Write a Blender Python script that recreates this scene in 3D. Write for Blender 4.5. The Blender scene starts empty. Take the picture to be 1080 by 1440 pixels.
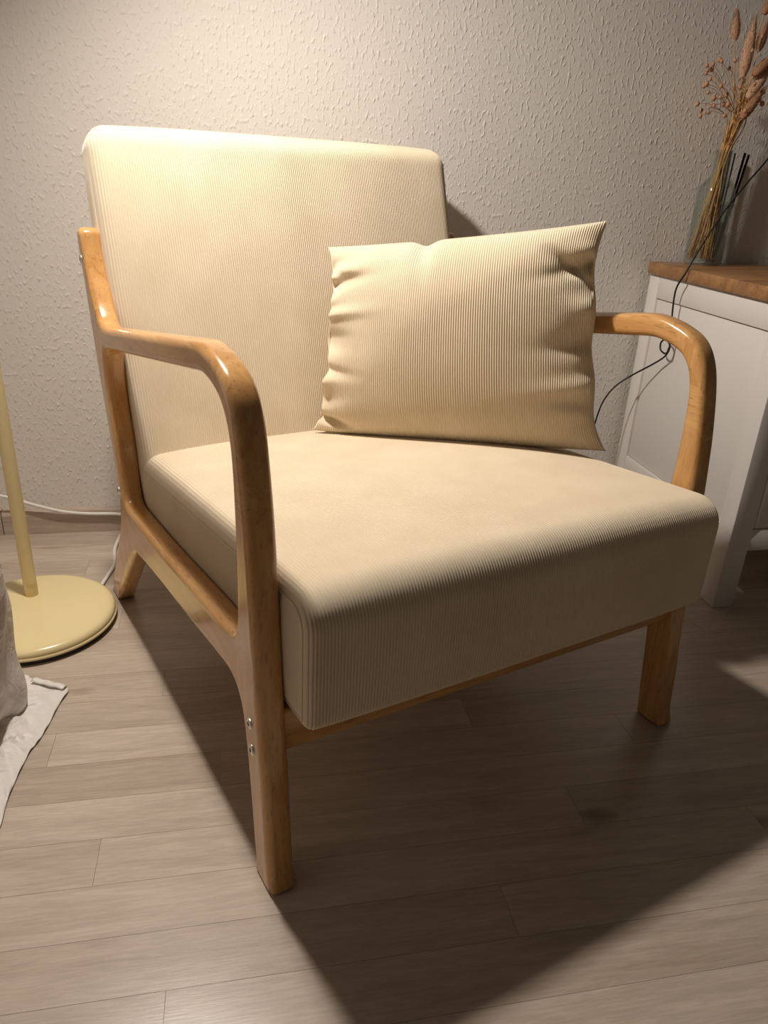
import bpy, bmesh, math, random
from mathutils import Vector, Matrix
random.seed(7)
S = bpy.context.scene
COL = S.collection
R = math.radians

# ------------------------------------------------------------------ camera
CAM_F, CAM_PITCH, CAM_ROLL, CAM_YAW, CAM_H = 1042.1, 24.138, 2.9, 11.952, .7431
cam = bpy.data.cameras.new('camera'); camo = bpy.data.objects.new('camera', cam); COL.objects.link(camo)
cam.sensor_fit = 'VERTICAL'; cam.sensor_height = 36; cam.lens = 36 * CAM_F / 1440; cam.clip_start = .02
_a, _b, _c = R(CAM_YAW), R(CAM_PITCH), R(CAM_ROLL)
_f = Vector((math.sin(_a)*math.cos(_b), math.cos(_a)*math.cos(_b), -math.sin(_b)))
_r = Vector((math.cos(_a), -math.sin(_a), 0)); _u = _r.cross(_f)
_r2 = _r*math.cos(_c) + _u*math.sin(_c); _u2 = -_r*math.sin(_c) + _u*math.cos(_c)
_m = Matrix((_r2, _u2, -_f)).transposed().to_4x4(); _m.translation = (0, 0, CAM_H)
camo.matrix_world = _m
S.camera = camo

# ------------------------------------------------------------------ world, exposure
w = bpy.data.worlds.new('world'); S.world = w; w.use_nodes = True
bg = w.node_tree.nodes['Background']
bg.inputs[0].default_value = (1.0, .87, .74, 1); bg.inputs[1].default_value = .046
S.view_settings.view_transform = 'Standard'; S.view_settings.look = 'None'
S.view_settings.gamma = 1; S.view_settings.use_curve_mapping = False
S.view_settings.exposure = 0.12
LAMP_POS = Vector((-.187, 1.092, 1.38)); LAMP_W = 50.0; LAMP_AIM = Vector((.52, -.30, -1.0)); LAMP_COL = (1.0, .918, .83)

# ------------------------------------------------------------------ helpers
def lin(r, g, b):
    f = lambda c: ((c/255+.055)/1.055)**2.4 if c > 10 else c/255/12.92
    return (f(r), f(g), f(b), 1)

def tag(o, label=None, cat=None, group=None, kind=None):
    if label: o['label'] = label
    if cat: o['category'] = cat
    if group: o['group'] = group
    if kind: o['kind'] = kind
    return o

def empty(name, loc=(0, 0, 0), rz=0, label=None, cat=None, group=None):
    o = bpy.data.objects.new(name, None); COL.objects.link(o)
    o.location = loc; o.rotation_euler = (0, 0, rz); o.empty_display_size = .05
    return tag(o, label, cat, group)

def mesh_obj(name, verts, faces, mat, parent=None, smooth=True, weld=False, recalc=True):
    me = bpy.data.meshes.new(name)
    me.from_pydata([tuple(v) for v in verts], [], faces)
    if weld or recalc:
        bm = bmesh.new(); bm.from_mesh(me)
        if weld: bmesh.ops.remove_doubles(bm, verts=bm.verts, dist=1e-5)
        if recalc: bmesh.ops.recalc_face_normals(bm, faces=bm.faces)
        bm.to_mesh(me); bm.free()
    me.polygons.foreach_set('use_smooth', [smooth]*len(me.polygons))
    me.materials.append(mat)
    o = bpy.data.objects.new(name, me); COL.objects.link(o); o.parent = parent
    return o

def bm_obj(name, bm, mat, parent=None, smooth=True, angle=None):
    bmesh.ops.recalc_face_normals(bm, faces=bm.faces)
    me = bpy.data.meshes.new(name); bm.to_mesh(me); bm.free()
    me.polygons.foreach_set('use_smooth', [smooth]*len(me.polygons))
    if angle: me.set_sharp_from_angle(angle=R(angle))
    me.materials.append(mat)
    o = bpy.data.objects.new(name, me); COL.objects.link(o); o.parent = parent
    return o

def box_bm(x0, x1, y0, y1, z0, z1, bev=.0, seg=2, bm=None):
    b = bmesh.new()
    bmesh.ops.create_cube(b, size=1)
    for v in b.verts:
        v.co = Vector(((x0+x1)/2+v.co.x*(x1-x0), (y0+y1)/2+v.co.y*(y1-y0), (z0+z1)/2+v.co.z*(z1-z0)))
    if bev: bmesh.ops.bevel(b, geom=b.edges[:], offset=bev, segments=seg, profile=.5, affect='EDGES')
    return b

def box(name, x0, x1, y0, y1, z0, z1, mat, parent=None, bev=.0015, seg=2):
    return bm_obj(name, box_bm(x0, x1, y0, y1, z0, z1, bev, seg), mat, parent, True, 40)

def catmull(pts, n=8):
    P = [Vector(p) for p in pts]; P = [P[0]*2-P[1]] + P + [P[-1]*2-P[-2]]
    out = []
    for i in range(1, len(P)-2):
        for k in range(n):
            t = k/n
            out.append(.5*((2*P[i]) + (P[i+1]-P[i-1])*t + (2*P[i-1]-5*P[i]+4*P[i+1]-P[i+2])*t*t
                           + (3*P[i]-P[i-1]-3*P[i+1]+P[i+2])*t**3))
    out.append(P[-2]); return out

def tube_data(path, rad, seg=10):
    """verts, faces of a capped tube; rad number or list."""
    n = len(path); V = []; F = []
    t0 = (path[1]-path[0]).normalized()
    up = Vector((0, 0, 1)) if abs(t0.z) < .9 else Vector((1, 0, 0))
    nrm = (up - t0*up.dot(t0)).normalized()
    for i in range(n):
        t = (path[min(i+1, n-1)]-path[max(i-1, 0)]).normalized()
        nrm = (nrm - t*nrm.dot(t)).normalized(); b = t.cross(nrm)
        r = rad[i] if isinstance(rad, (list, tuple)) else rad
        for k in range(seg):
            a = 2*math.pi*k/seg
            V.append(path[i] + (nrm*math.cos(a)+b*math.sin(a))*r)
    for i in range(n-1):
        for k in range(seg):
            k2 = (k+1) % seg
            F.append((i*seg+k, i*seg+k2, (i+1)*seg+k2, (i+1)*seg+k))
    F.append(tuple(range(seg-1, -1, -1))); F.append(tuple((n-1)*seg+k for k in range(seg)))
    return V, F

def tube(name, pts, rad, mat, parent=None, seg=10, sub=8):
    path = catmull(pts, sub) if sub > 1 else [Vector(p) for p in pts]
    V, F = tube_data(path, rad, seg)
    return mesh_obj(name, V, F, mat, parent)

def lathe_data(prof, cx=0, cy=0, seg=40, closed=False):
    V = []; F = []
    n = len(prof)
    for (r, z) in prof:
        for k in range(seg):
            a = 2*math.pi*k/seg; V.append((cx+r*math.cos(a), cy+r*math.sin(a), z))
    for i in range(n if closed else n-1):
        j = (i+1) % n
        for k in range(seg):
            k2 = (k+1) % seg; F.append((i*seg+k, i*seg+k2, j*seg+k2, j*seg+k))
    return V, F

def lathe(name, prof, cx, cy, mat, parent=None, seg=40, closed=False, angle=None):
    V, F = lathe_data(prof, cx, cy, seg, closed)
    o = mesh_obj(name, V, F, mat, parent, weld=True)
    if angle: o.data.set_sharp_from_angle(angle=R(angle))
    return o

# ------------------------------------------------------------------ materials
def mat(name, col=(.8, .8, .8, 1), rough=.5, **kw):
    m = bpy.data.materials.new(name); m.use_nodes = True
    nt = m.node_tree; b = nt.nodes['Principled BSDF']
    b.inputs['Base Color'].default_value = col; b.inputs['Roughness'].default_value = rough
    for k, v in kw.items(): b.inputs[k.replace('_', ' ')].default_value = v
    return m, nt, b

def node(nt, t, **kw):
    n = nt.nodes.new(t)
    for k, v in kw.items():
        if hasattr(n, k): setattr(n, k, v)
        else: n.inputs[k].default_value = v
    return n

def ramp(nt, stops):
    n = nt.nodes.new('ShaderNodeValToRGB'); e = n.color_ramp.elements
    e[0].position, e[0].color = stops[0]; e[1].position, e[1].color = stops[1]
    for p, c in stops[2:]:
        x = e.new(p); x.color = c
    return n
G = lambda v: (v, v, v, 1)

def wood_mat(name, scale, light, dark, rough=.22, coat=.4, seed=0.):
    """grain stretched along the axis whose scale is small; object coordinates"""
    m, nt, b = mat(name, light, rough); L = nt.links.new
    tc = node(nt, 'ShaderNodeTexCoord'); mp = node(nt, 'ShaderNodeMapping')
    mp.inputs['Scale'].default_value = scale; mp.inputs['Location'].default_value = (seed, seed*.7, seed*.3)
    L(tc.outputs['Object'], mp.inputs['Vector'])
    n1 = node(nt, 'ShaderNodeTexNoise', Scale=5.0, Detail=6.0, Roughness=.62, Distortion=.6)
    n2 = node(nt, 'ShaderNodeTexNoise', Scale=38.0, Detail=3.0, Roughness=.6)
    L(mp.outputs[0], n1.inputs['Vector']); L(mp.outputs[0], n2.inputs['Vector'])
    r1 = ramp(nt, [(.30, dark), (.68, light)]); L(n1.outputs['Fac'], r1.inputs[0])
    r2 = ramp(nt, [(.56, G(1)), (.70, G(.42))]); L(n2.outputs['Fac'], r2.inputs[0])
    mx = node(nt, 'ShaderNodeMix', data_type='RGBA', blend_type='MULTIPLY'); mx.inputs['Factor'].default_value = .55
    L(r1.outputs[0], mx.inputs[6]); L(r2.outputs[0], mx.inputs[7]); L(mx.outputs[2], b.inputs['Base Color'])
    b.inputs['Coat Weight'].default_value = coat; b.inputs['Coat Roughness'].default_value = .12
    bp = node(nt, 'ShaderNodeBump', Strength=.08, Distance=.001); L(n2.outputs['Fac'], bp.inputs['Height']); L(bp.outputs[0], b.inputs['Normal'])
    return m
WL, WD = lin(216, 168, 108), lin(186, 132, 76)
M_woodV = wood_mat('rubberwood_upright', (9, 9, 1.0), WL, WD)
M_woodY = wood_mat('rubberwood_lengthwise', (9, 1.0, 9), WL, WD, seed=3)
M_woodX = wood_mat('rubberwood_crosswise', (1.0, 9, 9), WL, WD, seed=5)
M_woodTop = wood_mat('stained_pine_top', (1.2, 8, 8), lin(172, 128, 84), lin(124, 84, 52), rough=.4, coat=.1, seed=2)

def fabric_mat(name, col, col2, fine=900):
    m, nt, b = mat(name, col, .92); L = nt.links.new
    tc = node(nt, 'ShaderNodeTexCoord')
    n1 = node(nt, 'ShaderNodeTexNoise', Scale=fine, Detail=2.0); n2 = node(nt, 'ShaderNodeTexNoise', Scale=14.0, Detail=3.0)
    L(tc.outputs['Object'], n1.inputs['Vector']); L(tc.outputs['Object'], n2.inputs['Vector'])
    r = ramp(nt, [(.35, col2), (.7, col)]); L(n2.outputs['Fac'], r.inputs[0]); L(r.outputs[0], b.inputs['Base Color'])
    bp = node(nt, 'ShaderNodeBump', Strength=.25, Distance=.0006); L(n1.outputs['Fac'], bp.inputs['Height']); L(bp.outputs[0], b.inputs['Normal'])
    b.inputs['Sheen Weight'].default_value = .4; b.inputs['Sheen Roughness'].default_value = .5
    b.inputs['Specular IOR Level'].default_value = .15
    return m
M_fab = fabric_mat('cream_corduroy', lin(222, 206, 180), lin(215, 198, 171))
M_pil = fabric_mat('cream_pillow_corduroy', lin(231, 215, 188), lin(224, 207, 179))

M_steel = mat('zinc_steel', lin(225, 225, 222), .38, Metallic=1.0)[0]
M_dark = mat('dark_socket', lin(30, 28, 26), .6)[0]

def wall_mat():
    m, nt, b = mat('woodchip_wallpaper', lin(228, 222, 215), .85); L = nt.links.new
    tc = node(nt, 'ShaderNodeTexCoord'); mp = node(nt, 'ShaderNodeMapping'); mp.inputs['Scale'].default_value = (1.0, 1.0, .58)
    L(tc.outputs['Object'], mp.inputs['Vector'])
    n1 = node(nt, 'ShaderNodeTexNoise', Scale=165.0, Detail=1.5, Roughness=.4)
    n2 = node(nt, 'ShaderNodeTexNoise', Scale=190.0, Detail=2.0)
    n3 = node(nt, 'ShaderNodeTexNoise', Scale=22.0, Detail=1.0)
    for n in (n1, n2, n3): L(mp.outputs[0], n.inputs['Vector'])
    r = ramp(nt, [(.54, G(0)), (.80, G(1))]); L(n1.outputs['Fac'], r.inputs[0])
    a = node(nt, 'ShaderNodeMath', operation='MULTIPLY_ADD'); a.inputs[1].default_value = .18; L(n2.outputs['Fac'], a.inputs[0]); L(r.outputs[0], a.inputs[2])
    a2 = node(nt, 'ShaderNodeMath', operation='MULTIPLY_ADD'); a2.inputs[1].default_value = .5; L(n3.outputs['Fac'], a2.inputs[0]); L(a.outputs[0], a2.inputs[2])
    bp = node(nt, 'ShaderNodeBump', Strength=.55, Distance=.0024); L(a2.outputs[0], bp.inputs['Height']); L(bp.outputs[0], b.inputs['Normal'])
    b.inputs['Specular IOR Level'].default_value = .3
    return m
M_wall = wall_mat()

def floor_mat(name='laminate_oak', base=(lin(188, 174, 161), lin(211, 199, 187)), rough=.30):
    m, nt, b = mat(name, base[0], rough); L = nt.links.new
    ge = node(nt, 'ShaderNodeNewGeometry'); oi = node(nt, 'ShaderNodeObjectInfo')
    off = node(nt, 'ShaderNodeVectorMath', operation='MULTIPLY_ADD')
    cmb = node(nt, 'ShaderNodeCombineXYZ'); L(oi.outputs['Random'], cmb.inputs[0]); L(oi.outputs['Random'], cmb.inputs[1]); L(oi.outputs['Random'], cmb.inputs[2])
    L(cmb.outputs[0], off.inputs[0]); off.inputs[1].default_value = (17, 31, 5); L(ge.outputs['Position'], off.inputs[2])
    mp = node(nt, 'ShaderNodeMapping'); mp.inputs['Scale'].default_value = (1.3, 14, 14); L(off.outputs[0], mp.inputs['Vector'])
    n1 = node(nt, 'ShaderNodeTexNoise', Scale=2.6, Detail=7.0, Roughness=.62, Distortion=.9); L(mp.outputs[0], n1.inputs['Vector'])
    mp2 = node(nt, 'ShaderNodeMapping'); mp2.inputs['Scale'].default_value = (5, 55, 55); L(off.outputs[0], mp2.inputs['Vector'])
    n2 = node(nt, 'ShaderNodeTexNoise', Scale=6.0, Detail=3.0, Roughness=.6); L(mp2.outputs[0], n2.inputs['Vector'])
    mp3 = node(nt, 'ShaderNodeMapping'); mp3.inputs['Scale'].default_value = (3.4, 9, 9); L(off.outputs[0], mp3.inputs['Vector'])
    n3 = node(nt, 'ShaderNodeTexNoise', Scale=1.6, Detail=1.0); L(mp3.outputs[0], n3.inputs['Vector'])
    r1 = ramp(nt, [(.32, base[0]), (.66, base[1])]); L(n1.outputs['Fac'], r1.inputs[0])
    r2 = ramp(nt, [(.42, G(.86)), (.6, G(1))]); L(n2.outputs['Fac'], r2.inputs[0])
    r3 = ramp(nt, [(.70, G(1)), (.80, lin(150, 130, 115))]); L(n3.outputs['Fac'], r3.inputs[0])
    rr = ramp(nt, [(0, lin(236, 230, 223)), (1, lin(255, 251, 247))]); L(oi.outputs['Random'], rr.inputs[0])
    cur = r1.outputs[0]
    for o, f in ((r2, .8), (r3, .55), (rr, 1.0)):
        mx = node(nt, 'ShaderNodeMix', data_type='RGBA', blend_type='MULTIPLY'); mx.inputs['Factor'].default_value = f
        L(cur, mx.inputs[6]); L(o.outputs[0], mx.inputs[7]); cur = mx.outputs[2]
    L(cur, b.inputs['Base Color'])
    bp = node(nt, 'ShaderNodeBump', Strength=.12, Distance=.0006); L(n2.outputs['Fac'], bp.inputs['Height']); L(bp.outputs[0], b.inputs['Normal'])
    b.inputs['Specular IOR Level'].default_value = .45
    return m
M_floor = floor_mat()
M_base = floor_mat('laminate_skirting', (lin(188, 172, 158), lin(216, 204, 192)), .45)
M_gap = mat('floor_joint', lin(160, 145, 133), .8)[0]

def paint(name, c, rough=.4, bump=.03, sc=60):
    m, nt, b = mat(name, c, rough); L = nt.links.new
    tc = node(nt, 'ShaderNodeTexCoord'); n = node(nt, 'ShaderNodeTexNoise', Scale=sc, Detail=3.0); L(tc.outputs['Object'], n.inputs['Vector'])
    bp = node(nt, 'ShaderNodeBump', Strength=bump, Distance=.001); L(n.outputs['Fac'], bp.inputs['Height']); L(bp.outputs[0], b.inputs['Normal'])
    return m
M_white = paint('white_lacquer', lin(226, 221, 216), .42)
M_cream = paint('cream_enamel', lin(232, 214, 164), .22, .01)
M_rubber = paint('black_rubber', lin(26, 25, 24), .6)
M_cordw = paint('white_cord', lin(232, 228, 220), .45)
M_cordb = paint('black_cord', lin(20, 19, 19), .5)
M_reed = paint('black_reed', lin(16, 16, 18), .7)

# ------------------------------------------------------------------ setting
WALL_Y = 1.588
wb = box_bm(-.70, 3.2, WALL_Y, WALL_Y+.12, -.02, 2.5)
wall = bm_obj('wall_back', wb, M_wall, None, False)
tag(wall, 'light grey woodchip papered wall behind the armchair', 'wall', kind='structure')
wl = bm_obj('bounce_wall_left', box_bm(-.82, -.70, -2.6, WALL_Y+.12, -.02, 2.5), M_wall, None, False)  # unseen side wall, added to bounce lamp light onto the chair
tag(wl, 'light grey woodchip papered side wall out of view left of the lamp, added for bounced light', 'wall', kind='structure')
fl = bm_obj('floor', box_bm(-.70, 3.2, -3.0, WALL_Y, -.06, -.0015), M_gap, None, False)
tag(fl, 'pale grey oak laminate floor laid in narrow strips', 'floor', kind='structure')
plank_bm = box_bm(-.5, .5, -.5, .5, -1, 0)
plank_me = bpy.data.meshes.new('plank'); plank_bm.to_mesh(plank_me); plank_bm.free(); plank_me.materials.append(M_floor)
SW = .0668
y = .4350 - SW*11; row = 0
while y < WALL_Y - .002:
    y1 = min(y+SW, WALL_Y)
    x = -.70
    while x < 2.2:
        Ln = random.choice((.60, .84, 1.2)) if x > -.69 else .14+(row*.37 % .6)
        o = bpy.data.objects.new('plank', plank_me); COL.objects.link(o); o.parent = fl
        o.location = (x+Ln/2, (y+y1)/2, 0); o.scale = (Ln-.0004, y1-y-.0004, .0015)
        x += Ln
    y = y1; row += 1
bb = empty('baseboard_back', (0, 0, 0)); tag(bb, 'pale oak skirting board along the foot of the papered wall', 'baseboard', kind='structure')
for (x0, x1) in ((-.70, -.5085), (-.5065, 1.9)):
    V = []; prof = [(WALL_Y, .0), (WALL_Y-.0155, .0), (WALL_Y-.0155, .044), (WALL_Y-.013, .051), (WALL_Y-.008, .0545), (WALL_Y, .0545)]
    for xx in (x0, x1): V += [(xx, a, b) for a, b in prof]
    n = len(prof); F = [(i, (i+1) % n, n+(i+1) % n, n+i) for i in range(n)] + [tuple(range(n)), tuple(range(2*n-1, n-1, -1))]
    mesh_obj('skirting_length', V, F, M_base, bb, False)

# ------------------------------------------------------------------ armchair
CH = empty('armchair', (.0196, .5839, 0), R(19.12), 'cream corduroy armchair with honey-coloured wooden frame against the wall', 'armchair')
W, T, K = .659, .0315, .019      # overall front width, frame thickness, splay

OUTER = [(.003, 0), (.0075, .012), (.0115, .031), (.0155, .087), (.0205, .1557), (.0275, .208), (.0335, .286), (.0385, .359), (.043, .4084), (.0475, .4507),
 (.0565, .504), (.0635, .531), (.071, .549), (.081, .564), (.096, .576), (.1165, .5835), (.136, .5885), (.160, .5918), (.178, .5915), (.238, .582),
 (.3625, .5635), (.5223, .5395), (.585, .5295), (.612, .527), (.632, .532), (.650, .5485), (.667, .572), (.682, .596), (.692, .62), (.698, .643), (.701, .653),
 (.712, .6575), (.724, .655), (.729, .645), (.725, .62), (.717, .595), (.703, .556), (.694, .514), (.686, .49), (.679, .4585), (.667, .423), (.653, .379), (.641, .348),
 (.626, .303), (.619, .27), (.623, .235), (.634, .203), (.6504, .178), (.694, .12), (.743, .058), (.767, .018), (.776, .004), (.774, 0), (.74, 0), (.728, .001),
 (.722, .008), (.668, .064), (.606, .128), (.56, .172), (.545, .184), (.525, .1905), (.401, .207), (.292, .218), (.158, .235), (.118, .2395), (.1, .236), (.0865, .2265),
 (.0782, .2086), (.0722, .1767), (.0655, .1274), (.0595, .0656), (.053, .004), (.049, 0)]
HOLE = [(.600, .4965), (.5045, .5105), (.3258, .5375), (.2014, .5565), (.164, .5625), (.140, .5605), (.1145, .553), (.0995, .5425), (.0885, .5236), (.0825, .493),
 (.0802, .4288), (.0822, .3482), (.0845, .326), (.091, .308), (.104, .299), (.149, .291), (.209, .2865), (.387, .266), (.504, .2585), (.560, .254), (.580, .256),
 (.588, .268), (.591, .29), (.599, .338), (.607, .367), (.620, .415), (.6245, .45), (.6225, .478), (.614, .491)]

def chaikin(P, it=2):
    for _ in range(it):
        Q = []
        for i in range(len(P)):
            a = Vector(P[i]); b = Vector(P[(i+1) % len(P)])
            Q += [a*.75+b*.25, a*.25+b*.75]
        P = Q
    return P

def area2(P): return sum(P[i][0]*P[(i+1) % len(P)][1]-P[(i+1) % len(P)][0]*P[i][1] for i in range(len(P)))

def inset_poly(P, d, into, wfun=None):
    """move every vertex by d along the 2D normal pointing into the solid"""
    n = len(P); sgn = 1 if area2(P) > 0 else -1
    if not into: sgn = -sgn
    out = []
    for i in range(n):
        a = (P[i]-P[i-1]).normalized(); b = (P[(i+1) % n]-P[i]).normalized()
        na = Vector((-a.y, a.x))*sgn; nb = Vector((-b.y, b.x))*sgn
        m = na+nb
        m = m/max(.3, m.dot(na)) if m.length > 1e-6 else na
        out.append(P[i]+m*d*(wfun(P[i]) if wfun else 1))
    return out

def side_frame(sign):
    po, ph = chaikin(OUTER), chaikin(HOLE)
    r = .0088
    wf = lambda p: min(1, .45+.55*max(0, p.y)/.02)
    lay = []
    for k in range(5):
        a = k/4*math.pi/2
        lay.append((r*(1-math.sin(a)), r*(1-math.cos(a))))       # (x, inset): outer face to full outline
    lay = [(0, r+.0016)] + [(x, i) for x, i in [(r*(1-math.sin(math.pi/2-k/4*math.pi/2)), r*(1-math.cos(math.pi/2-k/4*math.pi/2))) for k in range(5)]]
    lay = lay + [(T-x, i) for x, i in reversed(lay)]
    bm = bmesh.new(); rings = []
    for x, ins in lay:
        rr = []
        for P, into in ((po, True), (ph, False)):
            rr.append([bm.verts.new((x, q.x, q.y)) for q in inset_poly(P, ins, into, wf)])
        rings.append(rr)
    for a, b in zip(rings[:-1], rings[1:]):
        for la, lb in zip(a, b):
            n = len(la)
            for i in range(n): bm.faces.new((la[i], la[(i+1) % n], lb[(i+1) % n], lb[i]))
    for rr in (rings[0], rings[-1]):
        ed = []
        for L in rr:
            for i in range(len(L)): ed.append(bm.edges.get((L[i], L[(i+1) % len(L)])))
        bmesh.ops.triangle_fill(bm, use_beauty=True, use_dissolve=False, edges=ed)
    # cut at the glued joints
    cuts = [((0, .112, .565), (0, 1, -.9)), ((0, .617, .51), (0, 1, -.12)), ((0, .1, .27), (0, 1, .32)), ((0, .58, .22), (0, 1, 0)), ((0, .545, .186), (0, -.22, 1))]
    for co, no in cuts:
        bmesh.ops.bisect_plane(bm, geom=bm.verts[:]+bm.edges[:]+bm.faces[:], plane_co=co, plane_no=no)
    def part_of(c):
        y, z = c.y, c.z
        s = lambda i: (y-cuts[i][0][1])*cuts[i][1][1]+(z-cuts[i][0][2])*cuts[i][1][2]
        if z > .45 and s(0) > 0 and s(1) < 0: return 'armrest'
        if z > .45 and s(1) >= 0: return 'back_post'
        if s(2) < 0 or (y < .115 and z > .3) or (z > .45 and s(1) < 0): return 'front_leg'
        if z < .3 and y > .535 and s(4) < 0: return 'rear_leg'
        if z < .3 and s(2) >= 0 and s(3) < 0: return 'side_rail'
        return 'back_post'
    groups = {}
    for f in bm.faces: groups.setdefault(part_of(f.calc_center_median()), []).append(f)
    MM = {'armrest': M_woodY, 'side_rail': M_woodY, 'front_leg': M_woodV, 'rear_leg': M_woodV, 'back_post': M_woodV}
    parts = {}
    for nm, fs in groups.items():
        idx = {}; V = []; F = []
        for f in fs:
            ff = []
            for v in f.verts:
                if v.index not in idx or True:
                    key = id(v)
                    if v not in idx: 
                        idx[v] = len(V); x, yy, zz = v.co
                        xx = x - K*yy
                        V.append((xx if sign < 0 else W-xx, yy, zz))
                    ff.append(idx[v])
            F.append(tuple(ff) if sign < 0 else tuple(reversed(ff)))
        parts[nm] = mesh_obj(nm, V, F, MM[nm], CH)
    bm.free()
    return parts
PL = side_frame(-1); PR = side_frame(1)

def screw(y, z, parent, sign=-1, rad=.0064):
    x = -K*y
    V, F = lathe_data([(0, .0020), (rad*.7, .0020), (rad*.92, .0015), (rad, .0006), (rad, -.001)], 0, 0, 20)
    V2, F2 = lathe_data([(0, .0022), (rad*.45, .0022), (rad*.45, .0010)], 0, 0, 6)
    def tr(v): return ((x - v[2]) if sign < 0 else (W-x+v[2]), y+v[0], z+v[1])
    s = mesh_obj('screw', [tr(v) for v in V], F, M_steel, parent, weld=True)
    tag(s, 'round zinc bolt head')
    mesh_obj('socket', [tr(v) for v in V2], F2, M_dark, s, weld=True)
for sg, P in ((-1, PL), (1, PR)):
    screw(.0535, .2125, P['front_leg'], sg); screw(.0500, .1800, P['front_leg'], sg)
    screw(.708, .612, P['back_post'], sg); screw(.612, .268, P['back_post'], sg)

# rails between the two sides
xl = lambda y: -K*y+T-.004
def rail(name, y0, y1, z0, z1, ym):
    a = xl(ym); box(name, a, W-a, y0, y1, z0, z1, M_woodX, CH, .004, 3)
rail('front_rail', .034, .058, .177, .232, .045)
rail('rear_rail', .600, .616, .150, .200, .6)
for z0 in (.36, .585):
    a = xl(.68); yy = .704+.30*(z0-.6)
    bmr = box_bm(a, W-a, yy, yy+.016, z0, z0+.05, .003, 2)
    bm_obj('back_rail', bmr, M_woodX, CH, True, 40)

def fillet_poly(P, step=.008):
    """P: list of (a, b, radius); returns dense rounded polygon"""
    n = len(P); out = []
    for i in range(n):
        p0 = Vector(P[i-1][:2]); p = Vector(P[i][:2]); p1 = Vector(P[(i+1) % n][:2]); r = P[i][2]
        d0 = (p0-p).normalized(); d1 = (p1-p).normalized()
        ang = d0.angle(d1); t = r/math.tan(ang/2)
        a = p+d0*t; b = p+d1*t; c = p+(d0+d1).normalized()*(r/math.sin(ang/2))
        m = 9
        va, vb = a-c, b-c; tot = va.angle_signed(vb)
        for k in range(m+1):
            q = va.copy(); q.rotate(Matrix.Rotation(-tot*k/m, 2)); out.append(c+q)
    dense = []
    for i in range(len(out)):
        a, b = out[i], out[(i+1) % len(out)]; L = (b-a).length; k = max(1, int(L/step))
        for j in range(k): dense.append(a.lerp(b, j/k))
    return dense

def rib(s, pitch, A): return A*(abs(math.sin(math.pi*s/pitch))**.8-.6)

def corduroy_box(name, poly, x0, x1, endr, bulge, xform, parent, pitch=.0036, A=.0016, capbulge=.010, ns=6, seam=True, grow=0.):
    """ribbed upholstery block: profile poly in (a,b) swept along x, with ribbed end panels"""
    P = fillet_poly(poly)
    if area2(P) < 0: P.reverse()
    amin = min(p.x for p in P); amax = max(p.x for p in P); bmin = min(p.y for p in P); bmax = max(p.y for p in P)
    n = len(P); nr = int((x1-x0)/pitch)*ns
    nrm = []
    for i in range(n):
        t = (P[(i+1) % n]-P[i-1]).normalized(); nrm.append(Vector((t.y, -t.x)))
    V = []; F = []
    for j in range(nr+1):
        x = x0+(x1-x0)*j/nr; e = min(x-x0, x1-x)
        u = 2*(x-x0)/(x1-x0)-1; g = max(0, 1-u**4)
        h = rib(x-x0, pitch, A)*min(1, e/.004)
        for i in range(n):
            p = P[i]
            fa = (p.x-amin)/(amax-amin); fb = (p.y-bmin)/(bmax-bmin)
            er = endr*(1+grow*fa); ins = er-math.sqrt(max(0, er**2-(er-min(e, er))**2))
            bl = bulge(fa, fb, nrm[i])*g
            q = p+nrm[i]*(-ins+h+bl)
            V.append(xform(x, q.x, q.y))
    for j in range(nr):
        for i in range(n):
            i2 = (i+1) % n; F.append((j*n+i, j*n+i2, (j+1)*n+i2, (j+1)*n+i))
    o = mesh_obj(name, V, F, M_fab, parent, recalc=True)
    # end panels
    Q = [P[i]-nrm[i]*(endr*(1+grow*(P[i].x-amin)/(amax-amin))-.0006) for i in range(n)]
    def span(a):
        zs = []
        for i in range(n):
            p, q = Q[i], Q[(i+1) % n]
            if (p.x-a)*(q.x-a) <= 0 and abs(p.x-q.x) > 1e-9: zs.append(p.y+(q.y-p.y)*(a-p.x)/(q.x-p.x))
        return (min(zs), max(zs)) if len(zs) >= 2 else None
    a0 = min(q.x for q in Q); a1 = max(q.x for q in Q); nc = int((a1-a0)/pitch)*5; nv = 26
    for side in (0, 1):
        V = []; F = []
        for j in range(nc+1):
            a = a0+1e-5+(a1-a0-2e-5)*j/nc; lo, hi = span(a)
            s = 2*j/nc-1
            for k in range(nv+1):
                v = 2*k/nv-1; b = lo+(hi-lo)*k/nv
                dn = capbulge*((1-abs(s)**5)*(1-abs(v)**3))**.6 + rib(a-a0, pitch, A)*min(1, (1-abs(v))*8, (1-abs(s))*25)
                V.append(xform((x0-dn) if side == 0 else (x1+dn), a, b))
        for j in range(nc):
            for k in range(nv):
                F.append((j*(nv+1)+k, (j+1)*(nv+1)+k, (j+1)*(nv+1)+k+1, j*(nv+1)+k+1))
        mesh_obj('end_panel', V, F, M_fab, o, recalc=True)
        if not seam: continue
        pts = [Vector(xform(x0+.0002 if side == 0 else x1-.0002, q.x, q.y)) for q in Q[::2]]
        Vt, Ft = tube_data(pts+[pts[0]], .0013, 6)
        mesh_obj('seam', Vt, Ft[:-2], M_fab, o)
    return o

# seat
def seat_bulge(fa, fb, nn):
    if nn.y > .3: return .019*math.sin(math.pi*min(1, max(0, fa)))**.6*nn.y
    if nn.x < -.5: return .004*math.sin(math.pi*fb)
    return 0
seat = corduroy_box('seat_cushion', [(-.014, .2335, .012), (.635, .203, .02), (.640, .326, .035), (-.016, .387, .034)], .0335, W-.0335, .012, seat_bulge,
                    lambda x, a, b: (W/2+(x-W/2)*(1+2*K*max(0, a)/W), a, b), CH, capbulge=.003, grow=1.3)
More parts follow.
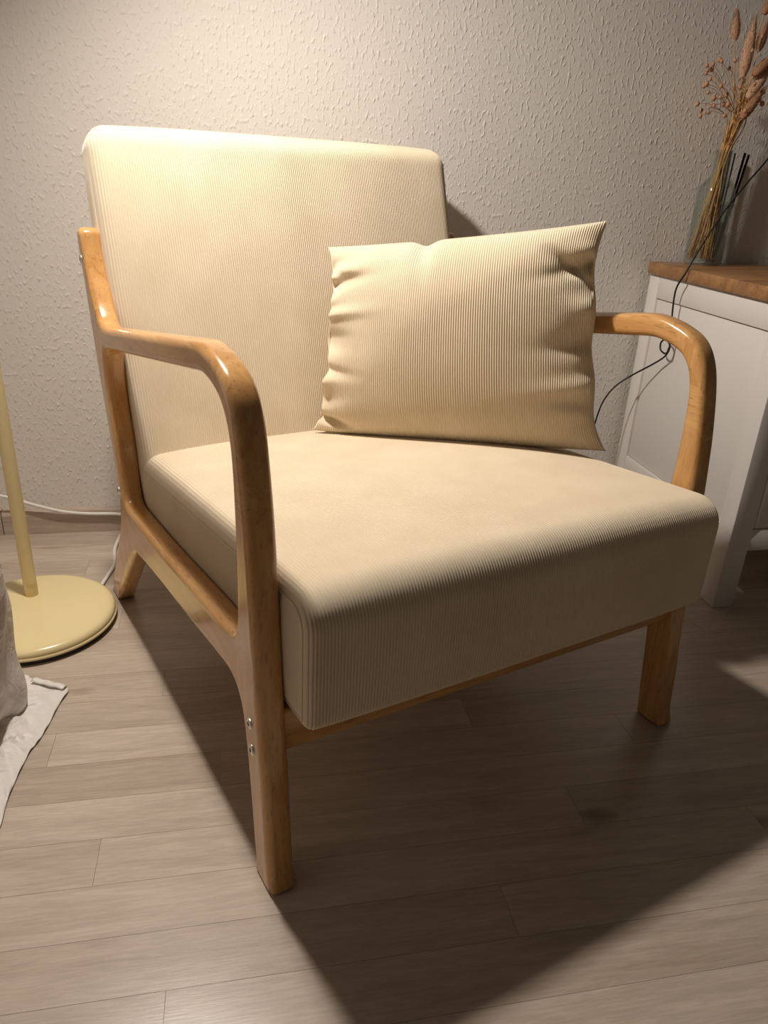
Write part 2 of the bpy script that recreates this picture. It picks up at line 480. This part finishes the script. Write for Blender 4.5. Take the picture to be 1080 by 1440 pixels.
# back: a = distance behind the front plane, b = height along the slope
ca, sa = math.cos(math.atan(.32)), math.sin(math.atan(.32))
def back_x(x, a, b):
    x = W/2+(x-W/2)*(1-.018*max(0, 1-b/.30))
    return (x, .561+sa*b+ca*a, .300+ca*b-sa*a)
def back_bulge(fa, fb, nn):
    if nn.x < -.5: return .012*math.sin(math.pi*max(0, min(1, fb)))**.8
    if nn.y > .5: return .004
    return 0
back = corduroy_box('back_cushion', [(0, -.06, .03), (.105, -.06, .03), (.098, .532, .035), (0, .530, .036)], .016, W-.007, .030, back_bulge, back_x, CH, capbulge=.002, seam=False)

# ------------------------------------------------------------------ loose cushion
def make_pillow():
    BL, BR, TL, TR = Vector((.298, .545, .352)), Vector((.634, .208, .380)), Vector((.345, .592, .640)), Vector((.608, .252, .706))
    pitch = .0037; wid = .47; nr = int(wid/pitch); NU = nr*6; NV = 110
    fr = ((TR-TL)+(BR-BL)).normalized(); up = ((TL-BL)+(TR-BR)).normalized(); nf = fr.cross(up).normalized()   # front normal
    V = []; F = []
    rnd = random.Random(3)
    folds = [(rnd.uniform(-.8, .8), rnd.uniform(.05, .11), rnd.choice((-1, 1))*rnd.uniform(.5, 1)) for _ in range(26)]
    def wr(u, v):
        e = 1-abs(u); s = 0
        for i, (c, wd, am) in enumerate(folds):
            if (i % 2 == 0) == (u < 0):
                L = .14+.22*((i*37) % 10)/10
                cc = c+.35*(1 if i % 3 else -1)*e*c
                s += am*math.exp(-((v-cc)/wd)**2)*math.exp(-(e/L)**2)*min(1, e/.03)
        s2 = .9*math.exp(-((u+.22-.1*(1-v))/.06)**2)*math.exp(-((1-v)/.28)**2)*min(1, (1-v)/.03)
        s3 = 1.6*math.exp(-((v+.86+.28*(u+.86))/.05)**2)*math.exp(-((u+.88)/.16)**2)
        s4 = 1.1*math.exp(-((v-.55+.9*(u-.9))/.07)**2)*math.exp(-((u-.82)/.14)**2)
        return s-s2-s3-s4
    for side in (1, -1):
        base = len(V)
        for j in range(NU+1):
            u = 2*j/NU-1
            for i in range(NV+1):
                v = 2*i/NV-1
                # pinch the edges between the ears
                pu = 1-.080*(1-abs(v)**5)*abs(u)**3 - .012*math.sin(9*v+2*u)*abs(u)**6*(1-v*v)
                pv = 1-(.03 if v > 0 else -.012)*(1-u*u)**.8*abs(v)**3 + (-.05*math.exp(-((u+.22)/.07)**2)*abs(v)**6 if v > 0 else 0)
                uu, vv = u*pu, v*pv
                a, b = (uu+1)/2, (vv+1)/2
                p = (BL*(1-a)+BR*a)*(1-b)+(TL*(1-a)+TR*a)*b
                th = (max(0, 1-abs(u)**2.4)*max(0, 1-abs(v)**2.4))**.55
                T_ = .066 if side > 0 else .062
                d = T_*th
                edge = min(1-abs(u), 1-abs(v))
                d += .0115*wr(u, v)*(1 if side > 0 else .3)
                d += rib(u*wid/2, pitch, .0017)*min(1, edge/.02)
                if edge < 1e-6: d = 0
                V.append(p+nf*(d*side))
        for j in range(NU):
            for i in range(NV):
                q = (base+j*(NV+1)+i, base+(j+1)*(NV+1)+i, base+(j+1)*(NV+1)+i+1, base+j*(NV+1)+i+1)
                F.append(q if side > 0 else q[::-1])
    o = mesh_obj('throw_pillow', V, F, M_pil, None, weld=True)
    o.location = CH.location; o.rotation_euler = CH.rotation_euler
    tag(o, 'cream ribbed corduroy throw pillow leaning in the seat corner', 'pillow')
make_pillow()

# ------------------------------------------------------------------ floor lamp
def make_lamp():
    L = empty('floor_lamp', (-.362, 1.205, 0), 0, 'cream enamelled floor lamp with round flat base left of the armchair', 'lamp')
    lathe('base', [(0, .009), (.130, .009), (.1345, .0095), (.136, .012), (.1348, .0145), (.1325, .0152), (.1332, .0162), (.1335, .019), (.132, .0228), (.128, .0258), (.121, .0276), (0, .0285)], 0, 0, M_cream, L, 96)
    lathe('rubber_ring', [(0, 0), (.129, 0), (.131, .002), (.131, .0092), (0, .0092)], 0, 0, M_rubber, L, 64, angle=40)
    px, py = -.016, .053
    h = Vector((LAMP_POS.x+.362, LAMP_POS.y-1.205, LAMP_POS.z))
    tube('pole', [(px, py, .026), (px, py, .3), (px, py, .8), (px, py, 1.2), (px+.004, py-.006, 1.36), (px+.03, py-.05, 1.455), (px+.08, py-.10, 1.495), tuple(h-LAMP_AIM.normalized()*.122)], .0115, M_cream, L, 20)
    sh = [(.012, .128), (.03, .122), (.055, .104), (.076, .074), (.088, .04), (.092, .004), (.0905, .004), (.0865, .04), (.0745, .073), (.054, .1025), (.03, .12), (.0, .122)]
    s = lathe('lamp_shade', sh, 0, 0, M_cream, L, 48); s.location = h; s.rotation_euler = LAMP_AIM.to_track_quat('-Z', 'Y').to_euler()
    mb, nt, b = mat('warm_bulb', (1, .9, .75, 1), .4); b.inputs['Emission Color'].default_value = (*LAMP_COL, 1); b.inputs['Emission Strength'].default_value = 20
    lathe('bulb', [(.0, .012), (.012, .014), (.022, .024), (.026, .038), (.022, .053), (.014, .07), (.012, .09), (0, .1)], 0, 0, mb, s, 24).location.z = .010
    ld = bpy.data.lights.new('lamp_light', 'SPOT'); ld.energy = LAMP_W; ld.color = LAMP_COL; ld.shadow_soft_size = .036; ld.spot_size = R(178); ld.spot_blend = 1.0
    lo = bpy.data.objects.new('lamp_light', ld); COL.objects.link(lo); lo.parent = L; lo.location = h+LAMP_AIM.normalized()*.018
    lo.rotation_euler = LAMP_AIM.to_track_quat('-Z', 'Y').to_euler()
    # mains lead of the lamp
    c = tube('power_lead', [(.09, .10, .006), (.094, .124, .005), (.099, .155, .005), (.105, .20, .005), (.097, .27, .005), (.105, .33, .012), (.13, .356, .03), (.10, .361, .043),
                   (.03, .362, .047), (-.02, .3605, .055), (-.07, .36, .071), (-.14, .359, .097), (-.26, .358, .12), (-.45, .357, .14)], .0036, M_cordw, L, 10)
    tag(c, 'white lamp lead running along the skirting')
make_lamp()

# ------------------------------------------------------------------ white bag
def make_bag():
    m, nt, b = mat('white_thin_plastic', lin(224, 219, 212), .45); Ln = nt.links.new
    b.inputs['Subsurface Weight'].default_value = .0
    b.inputs['Transmission Weight'].default_value = .0
    tc = node(nt, 'ShaderNodeTexCoord'); n1 = node(nt, 'ShaderNodeTexNoise', Scale=16.0, Detail=4.0, Roughness=.6, Distortion=1.2); Ln(tc.outputs['Object'], n1.inputs['Vector'])
    bp = node(nt, 'ShaderNodeBump', Strength=.6, Distance=.012); Ln(n1.outputs['Fac'], bp.inputs['Height']); Ln(bp.outputs[0], b.inputs['Normal'])
    B = empty('plastic_bag', (-.5, .93, 0), 0, 'crumpled white plastic bag at the left edge beside the lamp base', 'bag')
    V = []; F = []; nu, nv = 96, 60
    for i in range(nv+1):
        t = i/nv; z = .002+.46*t
        rx = .168+.010*math.sin(t*2.4)-.05*max(0, t-.75); ry = .15-.03*t
        for k in range(nu):
            a = 2*math.pi*k/nu; ca_, sa_ = math.cos(a), math.sin(a)
            e = (abs(ca_)**2.4+abs(sa_)**2.4)**(-1/2.4)
            wv = .006*math.sin(5*a+3*t)+.004*math.sin(11*a-9*t)+.007*math.sin(3*a+17*t)*(1-t)**2
            if t < .12: wv += .010*math.sin(7*a)*(1-t/.12)*.5-.008*(1-t/.12)
            V.append((rx*ca_*e+wv*ca_, ry*sa_*e+wv*sa_, z))
    for i in range(nv):
        for k in range(nu): F.append((i*nu+k, i*nu+(k+1) % nu, (i+1)*nu+(k+1) % nu, (i+1)*nu+k))
    F.append(tuple(nv*nu+k for k in range(nu))); F.append(tuple(range(nu-1, -1, -1)))
    mesh_obj('bag_body', V, F, m, B)
    # flap spread on the floor
    OUT = [(-.40, 1.05), (-.345, 1.045), (-.325, 1.030), (-.274, 1.006), (-.2785, .965), (-.284, .92), (-.290, .888), (-.297, .866), (-.302, .82), (-.304, .775), (-.303, .73), (-.33, .69), (-.42, .68)]
    INN = [(-.40, 1.00), (-.37, .99), (-.36, .98), (-.35, .97), (-.35, .95), (-.345, .92), (-.345, .89), (-.35, .87), (-.36, .84), (-.37, .82), (-.39, .80), (-.41, .79), (-.43, .78)]
    O = catmull([(a, c, 0) for a, c in OUT], 8); I = catmull([(a, c, 0) for a, c in INN], 8)
    V = []; F = []; nk = 24
    rn = random.Random(5); ph = [rn.uniform(0, 6) for _ in range(6)]
    for j in range(len(O)):
        for k in range(nk+1):
            q = O[j].lerp(I[j], k/nk); t = k/nk; s = j/len(O)
            hgt = .0035+.016*t*t+.006*t**.5*(math.sin(31*s+ph[0]+4*t)+.7*math.sin(67*s+ph[1]-6*t))*.5*(.4+t)+.0012*math.sin(90*s+14*t)
            V.append((q.x+.5, q.y-.93, max(.0015, hgt)))
    for j in range(len(O)-1):
        for k in range(nk):
            F.append((j*(nk+1)+k, j*(nk+1)+k+1, (j+1)*(nk+1)+k+1, (j+1)*(nk+1)+k))
    fo = mesh_obj('bag_flap', V, F, m, B)
    sm = fo.modifiers.new('thickness', 'SOLIDIFY'); sm.thickness = .0006; sm.offset = 1
    # folded hem on the flap's corner
    a, c = Vector((-.325, 1.030, .008)), Vector((-.274, 1.006, .0065)); dr = (c-a).normalized(); pr = Vector((dr.y, -dr.x, 0))*.011
    V = []; F = []; n = 14
    for i in range(n+1):
        q = a.lerp(c, i/n)
        for k in range(5):
            t = k/4; V.append(q+pr*t+Vector((.5, -.93, .0016*math.sin(math.pi*t)+.0007*math.sin(i*1.3))))
    for i in range(n):
        for k in range(4): F.append((i*5+k, i*5+k+1, (i+1)*5+k+1, (i+1)*5+k))
    ho = mesh_obj('hem', V, F, m, fo); sm = ho.modifiers.new('thickness', 'SOLIDIFY'); sm.thickness = .0012; sm.offset = 1
make_bag()

# ------------------------------------------------------------------ sideboard
def make_sideboard():
    x0, x1, yf, yb, zt = .907, 1.76, 1.110, 1.5695, .582
    Bd = empty('sideboard', ((x0+x1)/2, (yf+yb)/2, 0), 0, 'white painted sideboard with brown wooden top right of the armchair', 'sideboard')
    cx, cy = (x0+x1)/2, (yf+yb)/2
    def bx(name, a, b, c, d, e, f, m=M_white, par=Bd, bev=.002):
        return box(name, a-cx, b-cx, c-cy, d-cy, e, f, m, par, bev)
    for a, b in ((x0, x0+.045), (x1-.045, x1)):
        for c, d in ((yf, yf+.042), (yb-.040, yb)): bx('leg_post', a, b, c, d, 0, zt)
    for a, b in ((x0, x0+.02), (x1-.02, x1)):
        bx('side_top_rail', a, b, yf+.042, yb-.04, .534, zt)
        bx('side_bottom_rail', a, b, yf+.042, yb-.04, .123, .168)
    for a, b in ((x0+.0045, x0+.016), (x1-.016, x1-.0045)):
        bx('side_panel', a, b, yf+.0435, yb-.0415, .1695, .5325, bev=.001)
    bx('bottom_apron', x0+.045, x1-.045, yf+.003, yf+.022, .123, .1685)
    bx('top_apron', x0+.045, x1-.045, yf+.003, yf+.022, .545, zt)
    bx('bottom_board', x0+.02, x1-.02, yf+.022, yb-.012, .150, .166)
    bx('back_board', x0+.045, x1-.045, yb-.012, yb-.004, .123, zt)
    mid = (x0+x1)/2
    for a, b, hx in ((x0+.047, mid-.0015, mid-.035), (mid+.0015, x1-.047, mid+.035)):
        d = empty('door'); d.parent = Bd
        for nm, q in (('stile', (a, a+.05, .171, .543)), ('stile', (b-.05, b, .171, .543)), ('door_rail', (a+.05, b-.05, .171, .221)), ('door_rail', (a+.05, b-.05, .493, .543))):
            bx(nm, q[0], q[1], yf+.002, yf+.021, q[2], q[3], par=d)
        bx('door_panel', a+.049, b-.049, yf+.009, yf+.016, .220, .494, par=d)
        kn = lathe('knob', [(0, .022), (.010, .021), (.013, .016), (.010, .010), (.006, .004), (.006, -.001)], 0, 0, M_steel, d, 24)
        kn.rotation_euler = (R(90), 0, 0); kn.location = (hx-cx, yf+.002-cy, .37)
    # plank top with slightly rounded edges
    for i, (a, b) in enumerate(((yf-.014, 1.262), (1.2622, 1.414), (1.4142, yb+.001))):
        bx('top_board', x0-.008, x1+.008, a, b, zt+.0002, .6065, M_woodTop, bev=.0012)
make_sideboard()
TOPZ = .607

# ------------------------------------------------------------------ glass bottle vase, diffuser
def glass_mat(name, col, rough=.02):
    m, nt, b = mat(name, col, rough); L = nt.links.new          # thin hollow glass: clear sheet with a fresnel reflection
    tr = node(nt, 'ShaderNodeBsdfTransparent'); tr.inputs['Color'].default_value = col
    gl = node(nt, 'ShaderNodeBsdfGlossy'); gl.inputs['Roughness'].default_value = rough
    lw = node(nt, 'ShaderNodeLayerWeight'); lw.inputs['Blend'].default_value = .5
    pw = node(nt, 'ShaderNodeMath', operation='POWER'); pw.inputs[1].default_value = 3.0; L(lw.outputs['Facing'], pw.inputs[0])
    fr = node(nt, 'ShaderNodeMath', operation='MULTIPLY_ADD'); fr.inputs[1].default_value = .5; fr.inputs[2].default_value = .05; L(pw.outputs[0], fr.inputs[0])
    mx = node(nt, 'ShaderNodeMixShader'); L(fr.outputs[0], mx.inputs[0]); L(tr.outputs[0], mx.inputs[1]); L(gl.outputs[0], mx.inputs[2])
    L(mx.outputs[0], nt.nodes['Material Output'].inputs['Surface'])
    return m
M_glass = glass_mat('greenish_glass', (.915, .94, .925, 1)); M_glass2 = glass_mat('clear_glass', (.95, .96, .95, 1))
VX, VY = .998, 1.528
vase = empty('glass_bottle_vase', (VX, VY, TOPZ), 0, 'clear glass bottle vase holding dried flowers on the sideboard', 'vase')
o_ = [(0, 0), (.033, 0), (.037, .004), (.0378, .010), (.0378, .138), (.0365, .150), (.032, .161), (.024, .169), (.0175, .175), (.0160, .182), (.0158, .214), (.0172, .217), (.0172, .222), (.0158, .224)]
i_ = [(.0138, .2235), (.0136, .182), (.0150, .173), (.022, .1665), (.030, .1585), (.0342, .149), (.0353, .138), (.0353, .014), (.032, .009), (0, .008)]
lathe('bottle_glass', o_+i_, 0, 0, M_glass, vase, 48)

DX, DY = 1.045, 1.562
dif = empty('reed_diffuser_bottle', (DX, DY, TOPZ), 0, 'small clear glass diffuser bottle behind the bottle vase', 'diffuser')
def sq(name, sec, m):
    V = []; F = []; n = 24
    for r, z, e in sec:
        for k in range(n):
            a = 2*math.pi*k/n; c, s = math.cos(a), math.sin(a)
            q = (abs(c)**e+abs(s)**e)**(-1/e) if e else 1
            V.append((r*c*q, r*s*q, z))
    for i in range(len(sec)-1):
        for k in range(n): F.append((i*n+k, i*n+(k+1) % n, (i+1)*n+(k+1) % n, (i+1)*n+k))
    mesh_obj(name, V, F, m, dif, weld=True)
sq('bottle_glass', [(0, 0, 6), (.0145, 0, 6), (.016, .003, 6), (.016, .056, 6), (.0145, .062, 5), (.0095, .066, 2), (.009, .083, 2), (.010, .085, 2), (.0075, .0855, 2), (.007, .066, 2), (.0125, .060, 5), (.0140, .054, 6), (.0140, .006, 6), (0, .005, 6)], M_glass2)
for (bx_, by_, tx, ty, tz, which) in ((-.005, .002, -.008, .003, .225, 'leftmost'), (-.001, .003, .003, .004, .221, 'second from left'), (.004, -.002, .022, -.002, .222, 'third from left'), (.003, -.004, .029, -.006, .219, 'rightmost')):
    rd = tube('diffuser_reed', [(DX+bx_*.6, DY+by_*.6, TOPZ+.012), (DX+(bx_+tx)/2, DY+(by_+ty)/2, TOPZ+.012+(tz-.012)*.5), (DX+tx, DY+ty, TOPZ+tz)], (.0026 if which != 'second from left' else .0018), M_reed, None, 8, 2)
    tag(rd, which+' of the thin black reeds in the small diffuser bottle', 'reed', 'black diffuser reeds')

# ------------------------------------------------------------------ dried flowers
M_straw = paint('dried_straw', lin(212, 168, 112), .7, .1, 200)
M_plume = paint('dried_plume', lin(200, 160, 130), .9, .3, 300)
M_plumed = paint('dried_plume_dark', lin(168, 124, 90), .9, .3, 300)
M_pod = paint('dried_seed_pod', lin(186, 138, 102), .6, .2, 300)
nx, ny, nz = VX, VY, TOPZ+.222            # mouth of the vase
def stem_path(k, tip, rn):
    a = rn.uniform(0, 6.28); rr = rn.uniform(.006, .030)
    b0 = Vector((VX-.010+rr*math.cos(a), VY+rr*math.sin(a)*.8, TOPZ+.012))
    a2 = rn.uniform(0, 6.28); r2 = rn.uniform(0, .0105)
    nk = Vector((nx+.001+r2*math.cos(a2), ny+r2*math.sin(a2), nz-.004))
    up = nk+Vector((.012, -.004, .055))+Vector((rn.uniform(-.008, .008), rn.uniform(-.006, .006), 0))
    tip = Vector(tip)
    if tip.z < up.z+.03: up = nk.lerp(tip, .5)
    return [b0, b0.lerp(nk, .55)+Vector((.003*math.cos(a2), .003*math.sin(a2), 0)), nk, up, up.lerp(tip, .6)+Vector((0, 0, .006)), tip]

def plume(base, tip, wid, dark, label):
    rn = random.Random(int(base[0]*1e4))
    base, tip = Vector(base), Vector(tip)
    t = empty('grass_plume', base, 0, label, 'dried grass', 'dried grass plumes in the vase')
    pts = [p-base for p in stem_path(0, base, rn)]
    tube('stem', pts, .0011, M_straw, t, 6, 6)
    ax = (tip-base); L = ax.length; ax.normalize()
    s = ax.cross(Vector((0, 1, 0))).normalized(); q = ax.cross(s)
    V = []; F = []; nz_, ns_ = 18, 14
    prof = lambda f: max(.02, math.sin(math.pi*min(1, (f*.93+.07))**.75))**.8
    for i in range(nz_+1):
        f = i/nz_; r = wid/2*.82*prof(f)*(1 if f < 1 else .05)
        for k in range(ns_):
            a = 2*math.pi*k/ns_; r_ = r*(1+.10*math.sin(5*a+i*2.1))
            V.append(ax*(L*.93*f)+(s*math.cos(a)+q*math.sin(a))*r_)
    for i in range(nz_):
        for k in range(ns_): F.append((i*ns_+k, i*ns_+(k+1) % ns_, (i+1)*ns_+(k+1) % ns_, (i+1)*ns_+k))
    F.append(tuple(range(ns_))); F.append(tuple(nz_*ns_+k for k in range(ns_)))
    for i in range(700):                      # fine bristles
        f = rn.random(); a = rn.uniform(0, 6.283); d = s*math.cos(a)+q*math.sin(a)
        r = wid/2*.78*prof(f); p = ax*(L*.93*f)+d*r; e = p+d*rn.uniform(.0015, .0035)+ax*rn.uniform(.005, .011)
        w_ = d.cross(ax).normalized()*.00035; n = len(V); V += [p-w_, p+w_, e]; F.append((n, n+1, n+2))
    mesh_obj('plume_head', V, F, M_plumed if dark else M_plume, t, recalc=False)
PLUMES = [
 ((0.9511, 1.5, 1.0145), (0.9378, 1.49, 1.0607), 0.02, False, 'short pale plume furthest left above the seed pods'),
 ((0.9771, 1.49, 0.9554), (0.9719, 1.48, 1.0573), 0.026, False, 'long upright tan plume at the middle of the bouquet'),
 ((1.0154, 1.515, 1.0035), (1.0153, 1.505, 1.0533), 0.02, False, 'pale plume just right of the tall upright one'),
 ((0.9861, 1.47, 0.9551), (1.0222, 1.46, 0.9994), 0.022, True, 'dark brown plume leaning right below the upright ones'),
 ((0.9912, 1.48, 0.9182), (1.021, 1.47, 0.9774), 0.024, False, 'tan plume leaning right in the middle of the lower three'),
 ((0.9782, 1.465, 0.8824), (1.0063, 1.455, 0.9374), 0.022, True, 'lowest brown plume leaning right nearest the vase'),
 ((0.9938, 1.49, 1.0583), (1.0088, 1.48, 1.1042), 0.022, True, 'reddish brown plume at the top right corner')]
for a in PLUMES: plume(*a)

PODS = [
 ('spray of round brown seed pods at the upper left of the bouquet', [(0.8963, 1.488, 0.9686), (0.9163, 1.5, 0.9736), (0.9143, 1.512, 0.9641), (0.9117, 1.494, 0.9644), (0.9088, 1.506, 0.9584)]),
 ('spray with pods beside the base of the tall plume', [(0.9225, 1.483, 0.9768), (0.9494, 1.495, 0.9682), (0.9657, 1.507, 0.9837), (0.9212, 1.489, 0.9797)]),
 ('spray with a pale pod cluster at mid left of the bouquet', [(0.9031, 1.478, 0.9458), (0.905, 1.49, 0.9388), (0.9072, 1.502, 0.9364), (0.9079, 1.484, 0.9241)]),
 ('spray of three pods hanging furthest left', [(0.8805, 1.468, 0.9021), (0.8978, 1.48, 0.8931), (0.9059, 1.492, 0.8846), (0.91, 1.474, 0.8898)]),
 ('spray of pale pods close to the straw bundle', [(0.9154, 1.473, 0.9141), (0.9361, 1.485, 0.9176), (0.9288, 1.497, 0.9047), (0.9225, 1.479, 0.9018), (0.9491, 1.491, 0.9067)]),
 ('spray with pods in front of the straw bundle', [(0.9189, 1.463, 0.9337), (0.9421, 1.475, 0.9219), (0.9751, 1.487, 0.9382), (0.9456, 1.469, 0.9049), (0.9508, 1.481, 0.8866)]),
 ('spray with pods in front of the leaning plumes', [(0.9745, 1.443, 0.9389), (0.9631, 1.455, 0.9935), (0.9854, 1.467, 0.906), (0.9714, 1.449, 0.8943), (1.0126, 1.461, 0.9096)])]
def pod_ball(V, F, c, r):
    n0 = len(V); nl, ns_ = 5, 8
    for i in range(nl+1):
        th = math.pi*i/nl
        for k in range(ns_):
            a = 2*math.pi*k/ns_; V.append(c+Vector((math.sin(th)*math.cos(a), math.sin(th)*math.sin(a), math.cos(th)*1.1))*r*(1+.08*math.cos(3*a)))
    for i in range(nl):
        for k in range(ns_): F.append((n0+i*ns_+k, n0+i*ns_+(k+1) % ns_, n0+(i+1)*ns_+(k+1) % ns_, n0+(i+1)*ns_+k))
def sprays():
    rn = random.Random(12)
    for gi, (lab, pods) in enumerate(PODS):
        c0 = Vector((0, 0, 0))
        for p in pods: c0 += Vector(p)
        c0 /= len(pods)
        fork = Vector((nx+.012, ny-.006, nz+.06)).lerp(c0, .35)
        t = empty('seed_spray', fork, 0, lab, 'dried flower', 'seed pod sprays in the vase')
        tube('stem', [p-fork for p in stem_path(0, fork, rn)], .0009, M_straw, t, 6, 6)
        for p in pods:
            p = Vector(p); Vp, Fp = [], []
            pod_ball(Vp, Fp, p-fork, rn.uniform(.0034, .0046)); po = mesh_obj('seed_pod', Vp, Fp, M_pod, t, weld=True)
            mid = fork.lerp(p, .55)+Vector((rn.uniform(-.006, .006), rn.uniform(-.006, .006), .008))
            tube('twig', [Vector((0, 0, 0)), mid-fork, p-fork], .00045, M_straw, po, 5, 4)
sprays()
def straws():
    rn = random.Random(21)
    for i in range(32):
        tip = (nx+.024+rn.gauss(0, .015), ny-.012+rn.gauss(0, .012), nz+rn.uniform(.09, .155))
        pts = stem_path(0, tip, rn); base = pts[0]
        o = tube('dried_straw_stem', [p-base for p in pts], rn.uniform(.0008, .0014), M_straw, None, 6, 6); o.location = base
        tag(o, 'thin golden straw stem in the bundle rising from the bottle vase', 'dried stem', 'straw stems in the bottle vase')
        V = []; F = []
        for k in range(14):                    # small husks near the top
            f = rn.uniform(.62, 1); q = Vector(pts[3]).lerp(Vector(pts[5]), f)-base
            d = Vector((rn.gauss(0, 1), rn.gauss(0, 1), 1.2)).normalized(); sd = d.cross(Vector((0, 1, .2))).normalized()*.0012
            n = len(V); V += [q, q+d*.004+sd, q+d*.010, q+d*.004-sd]; F.append((n, n+1, n+2, n+3))
        for k in range(16):                    # leaf fibres inside the bottle
            f = rn.uniform(0, 1); q = Vector(pts[0]).lerp(Vector(pts[1]), f)-base
            d = Vector((rn.gauss(0, .5), rn.gauss(0, .5), 1.5)).normalized(); sd = d.cross(Vector((0, 1, .2))).normalized()*.0011
            n = len(V); V += [q, q+d*.006+sd, q+d*.016, q+d*.006-sd]; F.append((n, n+1, n+2, n+3))
        tag(mesh_obj('husks', V, F, M_straw, o, False, recalc=False), kind='stuff')
straws()

# ------------------------------------------------------------------ black cord over the sideboard
cord = tube('black_cord', [(1.099, 1.43, 0.9434), (1.0651, 1.43, 0.8794), (1.0285, 1.428, 0.8146), (0.9925, 1.425, 0.7688), (0.9499, 1.42, 0.7105), (0.9152, 1.415, 0.6489), (0.8908, 1.41, 0.6), (0.887, 1.4256, 0.5675), (0.89, 1.4283, 0.526), (0.893, 1.4226, 0.4835), (0.893, 1.4172, 0.4551), (0.89, 1.4192, 0.4367), (0.888, 1.4399, 0.4398), (0.889, 1.4447, 0.4554), (0.894, 1.4357, 0.4617), (0.896, 1.4209, 0.4513), (0.894, 1.4266, 0.4306), (0.89, 1.4574, 0.4067), (0.8693, 1.5, 0.3712), (0.844, 1.515, 0.3447), (0.8254, 1.52, 0.317), (0.8136, 1.52, 0.2854), (0.8043, 1.52, 0.2275)], .0019, M_cordb, None, 8, 8)
tag(cord, 'thin black cord hanging over the sideboard edge with a small knotted loop', 'cord')
